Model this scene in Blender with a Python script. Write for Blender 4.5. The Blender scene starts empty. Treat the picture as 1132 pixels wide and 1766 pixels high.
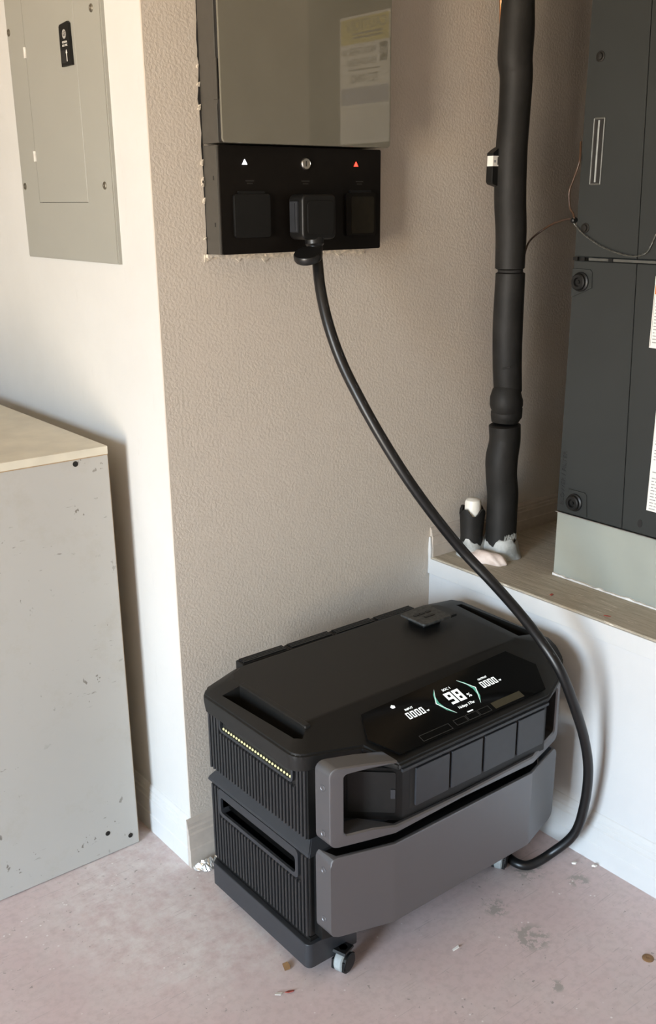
import bpy, bmesh, math, random
from mathutils import Matrix, Vector
random.seed(7)
scene = bpy.context.scene
C = scene.collection

# ---------------------------------------------------------------- camera
PW, PH = 1132.0, 1766.0
F_PX, PPX, PPY = 1729.41, 573.25, 944.83
CAM = Vector((-0.99068, -1.78652, 1.49293))
PITCH, YAW, ROLL = -0.333637, 0.671709, -0.007141
_cp, _sp, _cy, _sy = math.cos(PITCH), math.sin(PITCH), math.cos(YAW), math.sin(YAW)
_F = Vector((_sy*_cp, _cy*_cp, _sp)); _R = Vector((_cy, -_sy, 0)); _U = _R.cross(_F)
_R2 = _R*math.cos(ROLL) + _U*math.sin(ROLL); _U2 = _U*math.cos(ROLL) - _R*math.sin(ROLL)
cam = bpy.data.cameras.new('camera'); camo = bpy.data.objects.new('camera', cam); C.objects.link(camo)
_m = Matrix((_R2, _U2, -_F)).transposed().to_4x4(); _m.translation = CAM
camo.matrix_world = _m
cam.sensor_fit = 'VERTICAL'; cam.sensor_height = 36.0
cam.lens = 36.0*F_PX/PH
cam.shift_x = (PW/2-PPX)/PH
cam.shift_y = (PPY-PH/2)/PH
cam.clip_start = 0.02
scene.camera = camo

# ---------------------------------------------------------------- light and exposure
SKY = (0.66, 0.83, 1.0); GROUND = (1.0, 0.82, 0.60)
SKY_S, GROUND_S = 33.0, 31.0
world = bpy.data.worlds.new('daylight'); scene.world = world; world.use_nodes = True
nt = world.node_tree; nt.nodes.clear()
wo = nt.nodes.new('ShaderNodeOutputWorld'); bg = nt.nodes.new('ShaderNodeBackground')
tc = nt.nodes.new('ShaderNodeTexCoord'); sx = nt.nodes.new('ShaderNodeSeparateXYZ')
rp = nt.nodes.new('ShaderNodeValToRGB')
nt.links.new(tc.outputs['Generated'], sx.inputs[0])
mr = nt.nodes.new('ShaderNodeMapRange'); mr.inputs['From Min'].default_value = -1; mr.inputs['From Max'].default_value = 1
nt.links.new(sx.outputs['Z'], mr.inputs['Value']); nt.links.new(mr.outputs[0], rp.inputs[0])
cr = rp.color_ramp
cr.elements[0].position = 0.485; cr.elements[0].color = tuple(c*GROUND_S/40 for c in GROUND)+(1,)
cr.elements[1].position = 0.515; cr.elements[1].color = tuple(c*SKY_S/40 for c in SKY)+(1,)
bg.inputs['Strength'].default_value = 40.0
nt.links.new(rp.outputs[0], bg.inputs['Color']); nt.links.new(bg.outputs[0], wo.inputs['Surface'])
# the open garage door (daylight comes in here), in the wall at x = GX
GX, GY0, GY1, GZ1 = -3.8, -2.15, -0.95, 2.1
pl = bpy.data.lights.new('door_opening', 'AREA'); pl.shape = 'RECTANGLE'; pl.size = GZ1; pl.size_y = GY1-GY0
pl.cycles.is_portal = True
plo = bpy.data.objects.new('door_opening', pl); C.objects.link(plo)
plo.location = (GX+0.02, (GY0+GY1)/2, GZ1/2); plo.rotation_euler = (0, -math.pi/2, 0)
vs = scene.view_settings
vs.view_transform = 'Standard'; vs.look = 'None'; vs.gamma = 1.0; vs.use_curve_mapping = False
vs.exposure = 0.33

# ---------------------------------------------------------------- material helpers
class N:
    """small node graph builder around one Principled BSDF"""
    def __init__(s, name):
        s.m = bpy.data.materials.new(name); s.m.use_nodes = True
        s.t = s.m.node_tree; s.b = s.t.nodes['Principled BSDF']
        s.co = s.t.nodes.new('ShaderNodeNewGeometry').outputs['Position']
    def new(s, k, **kw):
        n = s.t.nodes.new(k)
        for a, v in kw.items(): setattr(n, a, v)
        return n
    def link(s, a, b): s.t.links.new(a, b)
    def mapped(s, scale=(1, 1, 1), rot=(0, 0, 0), loc=(0, 0, 0)):
        n = s.new('ShaderNodeMapping'); s.link(s.co, n.inputs['Vector'])
        n.inputs['Scale'].default_value = scale; n.inputs['Rotation'].default_value = rot; n.inputs['Location'].default_value = loc
        return n.outputs[0]
    def noise(s, scale, detail=3, rough=.5, vec=None, dist=0):
        n = s.new('ShaderNodeTexNoise'); s.link(vec or s.co, n.inputs['Vector'])
        n.inputs['Scale'].default_value = scale; n.inputs['Detail'].default_value = detail
        n.inputs['Roughness'].default_value = rough; n.inputs['Distortion'].default_value = dist
        return n.outputs['Fac']
    def voro(s, scale, vec=None, feature='F1'):
        n = s.new('ShaderNodeTexVoronoi', feature=feature); s.link(vec or s.co, n.inputs['Vector']); n.inputs['Scale'].default_value = scale
        return n.outputs['Distance']
    def ramp(s, fac, stops):
        n = s.new('ShaderNodeValToRGB'); s.link(fac, n.inputs[0]); e = n.color_ramp.elements
        while len(e) < len(stops): e.new(.5)
        for k, (p, c) in enumerate(stops):
            e[k].position = p; e[k].color = (c, c, c, 1) if isinstance(c, (int, float)) else tuple(c)+(1,)
        return n.outputs[0]
    def mix(s, fac, a, b, mode='MIX'):
        n = s.new('ShaderNodeMix', data_type='RGBA', blend_type=mode)
        for v, i in ((fac, n.inputs[0]), (a, n.inputs[6]), (b, n.inputs[7])):
            if isinstance(v, (int, float)): i.default_value = v
            elif isinstance(v, tuple): i.default_value = v+(1,)
            else: s.link(v, i)
        return n.outputs[2]
    def math(s, op, a, b=0.0):
        n = s.new('ShaderNodeMath', operation=op)
        for v, i in ((a, n.inputs[0]), (b, n.inputs[1])):
            if isinstance(v, (int, float)): i.default_value = v
            else: s.link(v, i)
        return n.outputs[0]
    def near(s, p, r):
        """1 inside a blob of radius r round p, 0 outside"""
        d = s.new('ShaderNodeVectorMath', operation='DISTANCE'); s.link(s.co, d.inputs[0]); d.inputs[1].default_value = p
        return s.ramp(s.math('DIVIDE', d.outputs['Value'], r*2), [(0.3, 1.0), (0.5, 0.0)])
    def bump(s, h, strength=.3, dist=.002, normal=None):
        n = s.new('ShaderNodeBump'); s.link(h, n.inputs['Height']); n.inputs['Strength'].default_value = strength; n.inputs['Distance'].default_value = dist
        if normal is not None: s.link(normal, n.inputs['Normal'])
        s.link(n.outputs[0], s.b.inputs['Normal']); return n.outputs[0]
    def col(s, c):
        i = s.b.inputs['Base Color']
        if isinstance(c, tuple): i.default_value = c+(1,)
        else: s.link(c, i)
    def set(s, **kw):
        for k, v in kw.items():
            i = s.b.inputs[k.replace('_', ' ')]
            if isinstance(v, (int, float, tuple)): i.default_value = v
            else: s.link(v, i)
        return s.m

def plain(name, col, rough=.5, metal=0.0, var=.12, scale=60, bump=0.0, bscale=400, **kw):
    n = N(name); f = n.noise(scale, 3)
    lo = tuple(c*(1-var) for c in col); hi = tuple(min(1, c*(1+var)) for c in col)
    n.col(n.ramp(f, [(0.35, lo), (0.65, hi)]))
    n.set(Roughness=rough, Metallic=metal, **kw)
    if bump: n.bump(n.noise(bscale, 2), bump, .001)
    return n.m

def emit(name, col, strength):
    n = N(name); n.col((0.01, 0.01, 0.01)); n.set(Emission_Color=col+(1,), Emission_Strength=strength); return n.m

MAT = {}
def mk_gray_wall():
    n = N('textured_taupe_paint')
    tone = n.noise(1.3, 4); fine = n.noise(35, 3)
    c = n.mix(tone, (0.55, 0.49, 0.42), (0.61, 0.55, 0.475))
    c = n.mix(n.ramp(fine, [(0.35, 0.15), (0.7, 0.0)]), c, (0.47, 0.41, 0.35))
    sp = n.ramp(n.voro(9), [(0.03, 1.0), (0.05, 0.0)])
    sp = n.math('MULTIPLY', sp, n.ramp(n.noise(5), [(0.55, 0.0), (0.6, 0.7)]))
    n.col(n.mix(sp, c, (0.62, 0.58, 0.52)))
    a = n.noise(165, 2, .45, dist=.3)
    n.bump(a, .34, .0036)
    return n.set(Roughness=.62)
def mk_white_wall(name, col=(0.61, 0.606, 0.585)):
    n = N(name)
    dirt = n.ramp(n.noise(2.5, 6, .65), [(0.42, 0.0), (0.75, 0.35)])
    c = n.mix(dirt, col, tuple(x*.82 for x in col))
    st = n.mapped((14, 14, 2.5), (0.2, 0.0, 0.1))
    sc = n.ramp(n.noise(3.0, 8, .75, st), [(0.60, 0.0), (0.68, 0.22)])
    c = n.mix(sc, c, tuple(x*.78 for x in col))
    n.col(c); n.bump(n.noise(38, 5, .6), .12, .004)
    return n.set(Roughness=.5)
def mk_floor():
    n = N('worn_pink_painted_concrete')
    big = n.noise(1.6, 5, .6); mid = n.noise(7, 6, .65); fine = n.noise(60, 4, .6)
    c = n.mix(n.ramp(big, [(0.35, 0.0), (0.65, 1.0)]), (0.55, 0.435, 0.43), (0.64, 0.525, 0.515))
    c = n.mix(n.ramp(mid, [(0.45, 0.0), (0.72, 0.6)]), c, (0.56, 0.50, 0.48))
    c = n.mix(n.ramp(fine, [(0.35, 0.30), (0.55, 0.0)]), c, (0.40, 0.32, 0.31))
    # pale dust close to the corner of the two walls
    dust = n.math('MULTIPLY', n.near((-0.02, -0.08, 0), 0.42), n.ramp(n.noise(22, 6, .75), [(0.38, 0.0), (0.68, 0.9)]))
    c = n.mix(dust, c, (0.72, 0.68, 0.66))
    # scratches
    for k, (ang, dens) in enumerate(((0.5, 5.0), (1.35, 4.0), (2.2, 6.0))):
        v = n.mapped((2.0, 60.0, 1.0), (0, 0, ang), (k*3.1, k*1.7, 0))
        s_ = n.math('MULTIPLY', n.ramp(n.noise(dens, 2, .5, v), [(0.665, 0.0), (0.70, 0.5)]), n.ramp(n.noise(3+k, 2), [(0.45, 0.0), (0.55, 1.0)]))
        c = n.mix(s_, c, (0.36, 0.31, 0.30))
    # chips that show the grey concrete, and small dark / white specks
    wob = n.noise(45, 4, .7)
    for p, r in (((0.442, -0.562, 0), .036), ((0.43, -0.675, 0), .05), ((0.60, -0.52, 0), .045), ((0.36, -0.80, 0), .02), ((0.66, -0.62, 0), .03)):
        m = n.math('MULTIPLY', n.near(p, r), n.ramp(wob, [(0.47, 0.0), (0.53, 0.85)]))
        c = n.mix(m, c, (0.34, 0.31, 0.28))
    sp = n.math('MULTIPLY', n.ramp(n.noise(70, 3, .6), [(0.66, 0.0), (0.69, .8)]), n.ramp(n.noise(7), [(0.44, 0.0), (0.54, 1.0)]))
    c = n.mix(sp, c, (0.27, 0.24, 0.22))
    wsp = n.math('MULTIPLY', n.ramp(n.voro(48), [(0.08, 1.0), (0.13, 0.0)]), n.ramp(n.noise(6), [(0.50, 0.0), (0.58, .8)]))
    c = n.mix(wsp, c, (0.82, 0.79, 0.77))
    n.col(c); n.bump(n.math('ADD', mid, n.math('MULTIPLY', fine, .4)), .2, .002)
    return n.set(Roughness=n.ramp(mid, [(0.3, .42), (0.7, .6)]))
def mk_deck():
    n = N('paint_worn_plywood')
    g = n.noise(6, 8, .7, n.mapped((30, 2.2, 10)))
    c = n.ramp(g, [(0.3, (0.30, 0.265, 0.20)), (0.5, (0.42, 0.37, 0.29)), (0.7, (0.52, 0.46, 0.37))])
    fl = n.math('MULTIPLY', n.ramp(n.noise(8, 5, .7, n.mapped((14, 2.2, 8))), [(0.60, 0.0), (0.64, .85)]), n.ramp(n.noise(5, 2), [(0.42, 0.0), (0.52, 1.0)]))
    n.col(n.mix(fl, c, (0.72, 0.66, 0.56)))
    n.bump(g, .5, .003); return n.set(Roughness=.7)
def mk_cabinet_gray():
    n = N('scuffed_gray_laminate')
    c = n.mix(n.noise(1.5, 4), (0.43, 0.415, 0.38), (0.50, 0.485, 0.45))
    smear = n.ramp(n.noise(7, 8, .75), [(0.54, 0.0), (0.72, 0.5)]); c = n.mix(smear, c, (0.40, 0.37, 0.31))
    gate = n.ramp(n.noise(4, 2), [(0.46, 0.0), (0.56, 1.0)])
    sp = n.math('MULTIPLY', n.ramp(n.noise(48, 3, .6, n.mapped((1, 1, .7), (0.3, .3, 0))), [(0.675, 0.0), (0.70, .85)]), gate)
    c = n.mix(sp, c, (0.15, 0.13, 0.10))
    v = n.mapped((18, 18, 70), (0.5, 0.9, 0)); st = n.math('MULTIPLY', n.ramp(n.noise(1.6, 3, .6, v), [(0.68, 0.0), (0.72, .7)]), gate)
    n.col(n.mix(st, c, (0.2, 0.18, 0.15))); n.bump(n.noise(90, 3), .06, .001)
    return n.set(Roughness=.42)
def mk_brushed(name, col, rough=.4):
    n = N(name); g = n.noise(900, 2, .5); big = n.noise(9, 3)
    n.col(n.mix(big, tuple(c*.93 for c in col), col)); n.bump(g, .05, .0004)
    return n.set(Roughness=rough, Metallic=.92)
def mk_insulation():
    n = N('black_foam_insulation'); f = n.noise(14, 5, .6); fine = n.noise(300, 2)
    n.col(n.ramp(f, [(0.35, (0.009, 0.0086, 0.0078)), (0.7, (0.018, 0.017, 0.0155))])); n.bump(n.math('ADD', f, n.math('MULTIPLY', fine, .1)), .25, .004)
    return n.set(Roughness=.6, Specular_IOR_Level=.3)
def mk_sealant(name, a, b):
    n = N(name); f = n.noise(28, 5, .6); n.col(n.ramp(f, [(0.35, a), (0.65, b)])); n.bump(f, .5, .006); return n.set(Roughness=.55)
def mk_paper(name, dens=260):
    n = N(name)
    n.col(n.mix(n.noise(12, 2), (0.74, 0.72, 0.67), (0.80, 0.78, 0.73))); return n.set(Roughness=.5)
MAT['gray_wall'] = mk_gray_wall()
MAT['white_wall'] = mk_white_wall('scuffed_cream_white_paint')
MAT['white_board'] = mk_white_wall('white_painted_board', (0.62, 0.62, 0.615))
MAT['white_trim'] = mk_white_wall('white_trim_paint', (0.62, 0.62, 0.61))
MAT['taupe_trim'] = plain('taupe_trim_paint', (0.50, 0.44, 0.38), .5, var=.05, bump=.04, bscale=60)
MAT['floor'] = mk_floor(); MAT['deck'] = mk_deck(); MAT['cabinet'] = mk_cabinet_gray()
MAT['ceiling'] = plain('ceiling_paint', (0.55, 0.50, 0.42), .8)
MAT['shell'] = plain('garage_wall_paint', (0.24, 0.22, 0.19), .8)
MAT['cab_top'] = plain('cream_worn_board', (0.66, 0.61, 0.49), .5, var=.07, scale=14)
MAT['cab_edge'] = plain('raw_board_edge', (0.42, 0.30, 0.17), .7)
MAT['panel_gray'] = plain('gray_enamel_steel', (0.31, 0.307, 0.272), .42, var=.012, scale=6)
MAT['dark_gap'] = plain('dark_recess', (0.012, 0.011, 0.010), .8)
MAT['black'] = plain('black_plastic', (0.006, 0.006, 0.0058), .42, var=.08, bump=.06, bscale=1500, Specular_IOR_Level=.35)
MAT['lid'] = plain('matte_black_lid_plastic', (0.009, 0.0087, 0.0080), .48, var=.06, bump=.05, bscale=1500, Specular_IOR_Level=.4)
MAT['char'] = plain('charcoal_plastic', (0.024, 0.026, 0.030), .42, var=.06)
MAT['flap'] = plain('slate_gray_plastic', (0.026, 0.028, 0.033), .38, var=.05)
MAT['rib'] = plain('black_rib_plastic', (0.017, 0.017, 0.018), .33, var=.05)
MAT['glass'] = plain('black_display_glass', (0.003, 0.003, 0.003), .12, var=0)
MAT['silver'] = mk_brushed('satin_silver_metal', (0.215, 0.215, 0.224), .46)
MAT['steel'] = plain('bright_steel', (0.62, 0.60, 0.56), .3, 1.0)
MAT['screw'] = plain('zinc_screw', (0.36, 0.34, 0.29), .35, 1.0)
MAT['darkscrew'] = plain('blackened_screw', (0.03, 0.028, 0.025), .4, .6)
MAT['door'] = plain('glossy_olive_gray_enamel', (0.150, 0.142, 0.112), .03, var=.04, scale=8, Specular_IOR_Level=.75)
MAT['box_side'] = plain('dark_gray_enamel', (0.055, 0.050, 0.042), .45, var=.05)
MAT['box_black'] = plain('dark_brown_black_panel', (0.0065, 0.0052, 0.0042), .35, var=.1, Specular_IOR_Level=.18)
MAT['ac'] = plain('charcoal_green_steel', (0.024, 0.0265, 0.0255), .5, var=.06, scale=5, Specular_IOR_Level=.35)
MAT['ac_light'] = plain('charcoal_strip', (0.075, 0.075, 0.068), .4)
MAT['plinth'] = plain('sage_gray_steel', (0.30, 0.32, 0.285), .5, var=.06, scale=6)
MAT['foam'] = mk_insulation()
MAT['caulk'] = mk_sealant('gray_duct_sealant', (0.27, 0.28, 0.265), (0.47, 0.48, 0.46))
MAT['pink'] = mk_sealant('pale_pink_spray_foam', (0.62, 0.50, 0.43), (0.76, 0.65, 0.58))
MAT['pvc'] = plain('white_pvc', (0.78, 0.75, 0.67), .35, var=.04)
MAT['copper'] = plain('copper', (0.75, 0.36, 0.17), .35, 1.0)
MAT['wire_brown'] = plain('brown_wire_jacket', (0.055, 0.028, 0.015), .3)
MAT['wire_gray'] = plain('twisted_gray_wire', (0.10, 0.10, 0.088), .35, .4)
MAT['rubber'] = plain('black_cable_rubber', (0.006, 0.006, 0.0063), .38, var=.05)
MAT['tyre'] = plain('pale_gray_rubber', (0.30, 0.32, 0.315), .5)
MAT['plaster'] = plain('broken_drywall', (0.58, 0.52, 0.43), .85, var=.25, scale=120, bump=.5, bscale=200)
MAT['paper'] = mk_paper('label_paper'); MAT['ink'] = plain('label_ink', (0.05, 0.05, 0.05), .6); MAT['ink_gray'] = plain('gray_label_ink', (0.30, 0.30, 0.30), .6)
MAT['yellow'] = plain('caution_yellow_ink', (0.62, 0.52, 0.10), .5); MAT['blue_ink'] = plain('slate_blue_ink', (0.30, 0.31, 0.40), .5); MAT['orange'] = plain('orange_ink', (0.55, 0.16, 0.03), .5)
MAT['white_ink'] = plain('white_print', (0.72, 0.70, 0.66), .5); MAT['grey_print'] = plain('gray_print', (0.018, 0.017, 0.015), .5)
MAT['emboss'] = plain('black_painted_letters', (0.010, 0.010, 0.010), .5)
MAT['lcd_white'] = emit('lit_display_white', (0.95, 1.0, 0.98), 1.3)
MAT['lcd_green'] = emit('lit_display_green', (0.10, 0.38, 0.27), 0.9)
MAT['led_white'] = emit('white_led', (0.92, 0.92, 1.0), 6.0); MAT['led_red'] = emit('red_led', (1.0, 0.035, 0.02), 4.0)
MAT['led_dots'] = emit('pale_yellow_leds', (0.95, 0.93, 0.50), 0.9)
MAT['foil'] = plain('crumpled_foil', (0.75, 0.75, 0.73), .28, .9)
MAT['leaf'] = plain('dry_red_leaf', (0.32, 0.06, 0.04), .7); MAT['chip_brown'] = plain('brown_wood_chip', (0.22, 0.12, 0.05), .7); MAT['crumb'] = plain('white_paint_crumb', (0.78, 0.75, 0.70), .8)
MAT['dust'] = plain('dusty_plastic', (0.05, 0.05, 0.047), .6, var=.4, scale=120)
MAT['btn'] = plain('button_outline_print', (0.045, 0.045, 0.042), .5); MAT['cover_olive'] = plain('dark_olive_plastic', (0.016, 0.0135, 0.008), .4, Specular_IOR_Level=.25); MAT['sticker'] = plain('smoky_olive_sticker', (0.06, 0.052, 0.030), .4)

# ---------------------------------------------------------------- mesh helpers
def link(name, bm, m, parent=None, smooth=False, loc=None):
    me = bpy.data.meshes.new(name); bmesh.ops.recalc_face_normals(bm, faces=bm.faces[:]); bm.to_mesh(me); bm.free()
    me.materials.append(MAT[m] if isinstance(m, str) else m)
    if smooth:
        for p in me.polygons: p.use_smooth = True
    return obj(name, me, parent, loc)
def obj(name, me, parent=None, loc=None, rot=None):
    o = bpy.data.objects.new(name, me); C.objects.link(o)
    mw = Matrix.Translation(loc) if loc is not None else Matrix.Identity(4)
    if rot is not None: mw = mw @ rot.to_4x4()
    if parent:
        o.parent = parent; o.matrix_parent_inverse = ROOT[parent.name].inverted()
    ROOT[o.name] = mw if not parent else mw
    o.matrix_basis = mw
    return o
ROOT = {}
def sm(o, ang=40):
    for p in o.data.polygons: p.use_smooth = True
    o.data.set_sharp_from_angle(angle=math.radians(ang))
    w = o.modifiers.new('even_shading', 'WEIGHTED_NORMAL'); w.keep_sharp = True; w.weight = 80
    return o
def thing(name, label, cat, loc, group=None):
    o = bpy.data.objects.new(name, None); C.objects.link(o); o.location = loc; o.empty_display_size = .05
    ROOT[o.name] = Matrix.Translation(loc)
    return tag(o, label, cat, group)
def tag(o, label, cat, group=None):
    o['label'] = label; o['category'] = cat
    if group: o['group'] = group
    return o
def struct(o, label=None):
    o['kind'] = 'structure'
    if label: o['label'] = label
    return o
def box(bm, x0, x1, y0, y1, z0, z1, bev=0, seg=2):
    r = bmesh.ops.create_cube(bm, size=1); v = r['verts']
    for k in v: k.co = Vector(((x0+x1)/2+k.co.x*(x1-x0), (y0+y1)/2+k.co.y*(y1-y0), (z0+z1)/2+k.co.z*(z1-z0)))
    if bev:
        es = list({e for k in v for e in k.link_edges})
        bmesh.ops.bevel(bm, geom=es, offset=bev, segments=seg, affect='EDGES', profile=.5)
def bx(name, m, parent, x0, x1, y0, y1, z0, z1, bev=0, seg=2):
    bm = bmesh.new(); box(bm, x0, x1, y0, y1, z0, z1, bev, seg); o = link(name, bm, m, parent)
    return sm(o) if bev else o
def prism(bm, pts, fn, d0, d1, bev=0, seg=2):
    """2-D outline pts, extruded from depth d0 to d1; fn(a, b, d) -> 3-D point"""
    A = [bm.verts.new(fn(a, b, d0)) for a, b in pts]; B = [bm.verts.new(fn(a, b, d1)) for a, b in pts]
    fs = [bm.faces.new(A), bm.faces.new(B[::-1])]; n = len(pts)
    for i in range(n): bm.faces.new((A[i], A[(i+1) % n], B[(i+1) % n], B[i]))
    bmesh.ops.recalc_face_normals(bm, faces=bm.faces[:])
    if bev: bmesh.ops.bevel(bm, geom=list({e for f in fs for e in f.edges}), offset=bev, segments=seg, affect='EDGES', profile=.5)
XZ = lambda a, b, d: Vector((a, d, b)); YZ = lambda a, b, d: Vector((d, a, b)); XY = lambda a, b, d: Vector((a, b, d))
def pr(name, m, parent, pts, fn, d0, d1, bev=0, seg=2):
    bm = bmesh.new(); prism(bm, pts, fn, d0, d1, bev, seg); o = link(name, bm, m, parent)
    return sm(o) if bev else o
def rrect(a0, a1, b0, b1, r, n=4):
    out = []
    for cx, cy, s in ((a1-r, b1-r, 0), (a0+r, b1-r, 90), (a0+r, b0+r, 180), (a1-r, b0+r, 270)):
        for k in range(n+1):
            t = math.radians(s+90*k/n); out.append((cx+r*math.cos(t), cy+r*math.sin(t)))
    return out
def catmull(P, n=6):
    P = [Vector(p) for p in P]; Q = [P[0]*2-P[1]]+P+[P[-1]*2-P[-2]]; out = []
    for i in range(1, len(Q)-2):
        for k in range(n):
            t = k/n; a, b, c, d = Q[i-1], Q[i], Q[i+1], Q[i+2]
            out.append(.5*((2*b)+(c-a)*t+(2*a-5*b+4*c-d)*t*t+(3*b-a-3*c+d)*t**3))
    return out+[P[-1]]
def tube(bm, P, R, seg=12, cap=True):
    P = [Vector(p) for p in P]; n = len(P)
    if isinstance(R, (int, float)): R = [R]*n
    up = None; rings = []
    for i in range(n):
        t = (P[min(i+1, n-1)]-P[max(i-1, 0)]).normalized()
        if up is None: up = t.orthogonal().normalized()
        up = (up-t*up.dot(t)).normalized(); s_ = t.cross(up)
        rings.append([bm.verts.new(P[i]+(up*math.cos(a)+s_*math.sin(a))*R[i]) for a in (2*math.pi*k/seg for k in range(seg))])
    for a, b in zip(rings, rings[1:]):
        for k in range(seg): bm.faces.new((a[k], a[(k+1) % seg], b[(k+1) % seg], b[k]))
    if cap: bm.faces.new(rings[0][::-1]); bm.faces.new(rings[-1])
def tb(name, m, parent, P, R, seg=12):
    bm = bmesh.new(); tube(bm, P, R, seg); return sm(link(name, bm, m, parent), 50)
def lathe(bm, prof, O, axis, seg=20):
    """prof: (radius, height along axis)"""
    axis = Vector(axis).normalized(); u = axis.orthogonal().normalized(); v = axis.cross(u); O = Vector(O); rings = []
    for r, h in prof:
        rings.append([bm.verts.new(O+axis*h+(u*math.cos(a)+v*math.sin(a))*max(r, 1e-5)) for a in (2*math.pi*k/seg for k in range(seg))])
    for a, b in zip(rings, rings[1:]):
        for k in range(seg): bm.faces.new((a[k], a[(k+1) % seg], b[(k+1) % seg], b[k]))
    bm.faces.new(rings[0][::-1]); bm.faces.new(rings[-1])
def lt(name, m, parent, prof, O, axis, seg=20):
    bm = bmesh.new(); lathe(bm, prof, O, axis, seg); return sm(link(name, bm, m, parent), 35)
def boolean(o, cutters):
    """cut shapes (bmeshes) out of o's mesh"""
    tmp = []
    for bm in cutters:
        me = bpy.data.meshes.new('cut'); bmesh.ops.recalc_face_normals(bm, faces=bm.faces[:]); bm.to_mesh(me); bm.free()
        c = bpy.data.objects.new('cut', me); C.objects.link(c); tmp.append(c)
        md = o.modifiers.new('b', 'BOOLEAN'); md.object = c; md.operation = 'DIFFERENCE'; md.solver = 'EXACT'
    bpy.context.view_layer.update()
    me = bpy.data.meshes.new_from_object(o.evaluated_get(bpy.context.evaluated_depsgraph_get()))
    o.modifiers.clear(); o.data = me
    for c in tmp:
        d = c.data; bpy.data.objects.remove(c); bpy.data.meshes.remove(d)
    return o
def cutbox(*a, **k):
    bm = bmesh.new(); box(bm, *a, **k); return bm
def frame(O, X, Y):
    X = Vector(X).normalized(); Y = Vector(Y).normalized(); Z = X.cross(Y)
    m = Matrix((X, Y, Z)).transposed().to_4x4(); m.translation = Vector(O); return m
def text(name, s, m, parent, fr, size, align='CENTER', depth=.0002, wide=1.0):
    cu = bpy.data.curves.new('t', 'FONT'); cu.body = s; cu.size = size; cu.align_x = align; cu.align_y = 'CENTER'; cu.extrude = depth; cu.space_character = 1.0; cu.resolution_u = 2
    o = bpy.data.objects.new('t', cu); C.objects.link(o); bpy.context.view_layer.update()
    me = bpy.data.meshes.new_from_object(o.evaluated_get(bpy.context.evaluated_depsgraph_get()))
    bpy.data.objects.remove(o); bpy.data.curves.remove(cu)
    me.name = name; me.transform(fr @ Matrix.Scale(wide, 4, (1, 0, 0))); me.materials.clear(); me.materials.append(MAT[m])
    return obj(name, me, parent)
def plate(name, m, parent, fr, pts, t=.0006):
    """thin plate: outline pts in the frame fr, thickness t outwards"""
    return pr(name, m, parent, pts, lambda a, b, d: fr @ Vector((a, b, d)), 0, t)
def rect(x0, x1, y0, y1): return [(x0, y0), (x1, y0), (x1, y1), (x0, y1)]
SEG = {'0': 'abcdef', '8': 'abcdefg', '9': 'abcdfg', '1': 'bc', '6': 'acdefg', '7': 'abc', '5': 'acdfg', '3': 'abcdg'}
def digits(name, s, m, parent, fr, x, y, w, h, gap, t):
    bm = bmesh.new()
    for i, ch in enumerate(s):
        X0 = x+i*(w+gap)
        for q in SEG[ch]:
            r = {'a': (0, w, h-t, h), 'd': (0, w, 0, t), 'g': (0, w, h/2-t/2, h/2+t/2), 'b': (w-t, w, h/2, h), 'c': (w-t, w, 0, h/2), 'f': (0, t, h/2, h), 'e': (0, t, 0, h/2)}[q]
            prism(bm, rect(X0+r[0], X0+r[1], y+r[2], y+r[3]), lambda a, b, d: fr @ Vector((a, b, d)), 0, .0003)
    return link(name, bm, m, parent)

# ================================================================ THE SETTING
B = .757          # face of the platform riser
H = .607          # top of the platform
def quad_slab(name, m, *a): return struct(bx(name, m, None, *a))
quad_slab('floor', 'floor', -3.9, 1.7, -3.4, 2.6, -.05, 0)
quad_slab('ceiling', 'ceiling', -3.9, 1.7, -3.4, 2.6, 2.6, 2.65)
wall_left = struct(bx('wall_left', 'white_wall', None, 0, .1, .004, 2.6, 0, 2.6))
wall_back = struct(bx('wall_back', 'gray_wall', None, .0, 1.7, 0, .004, 0, 2.6))
quad_slab('wall_far', 'shell', -3.9, 0, 2.5, 2.6, 0, 2.6)
quad_slab('wall_right', 'shell', 1.6, 1.7, -3.4, 0, 0, 2.6)
quad_slab('wall_rear', 'shell', -3.9, 1.7, -3.4, -3.3, 0, 2.6)
bm = bmesh.new()
box(bm, GX-.1, GX, -3.3, GY0, 0, 2.6); box(bm, GX-.1, GX, GY1, 2.5, 0, 2.6); box(bm, GX-.1, GX, GY0, GY1, GZ1, 2.6)
struct(link('wall_door_side', bm, 'shell'))
# platform
struct(bx('wall_platform', 'white_board', None, B, B+.02, -3.2, -.0005, 0, H-.001))
struct(bx('floor_platform', 'deck', None, B-.002, 1.6, -3.2, -.0005, H-.018, H, .002, 1))
struct(bx('trim_1', 'white_trim', None, B-.007, B, -3.2, -.0005, H-.046, H-.004, .002))
# baseboards (stepped profile: depth, height)
PROF = [(0, 0), (.0135, 0), (.0135, .047), (.0115, .051), (.0115, .088), (.0085, .092), (.0085, .103), (.006, .107), (.006, .115), (.002, .125), (0, .127)]
struct(pr('baseboard_left', 'white_trim', None, [(-d, z) for d, z in PROF], lambda a, b, d: Vector((a, d, b)), .0002, 2.5))
struct(pr('baseboard_back', 'taupe_trim', None, [(-d, z) for d, z in PROF], lambda a, b, d: Vector((d, a, b)), -.0133, B))
struct(pr('baseboard_right', 'white_trim', None, [(B-d, z) for d, z in PROF], lambda a, b, d: Vector((a, d, b)), -3.2, -.014))
struct(pr('baseboard_platform', 'taupe_trim', None, [(-d, H+z*.62) for d, z in PROF], lambda a, b, d: Vector((d, a, b)), B, 1.6))
# corner bead and caulk line where board, deck and wall meet
struct(tb('trim_2', 'white_trim', None, [(B-.004, -.004, H+.055), (B-.003, -.005, H+.02), (B-.004, -.006, H-.03)], [.003, .006, .004], 8))

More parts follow.
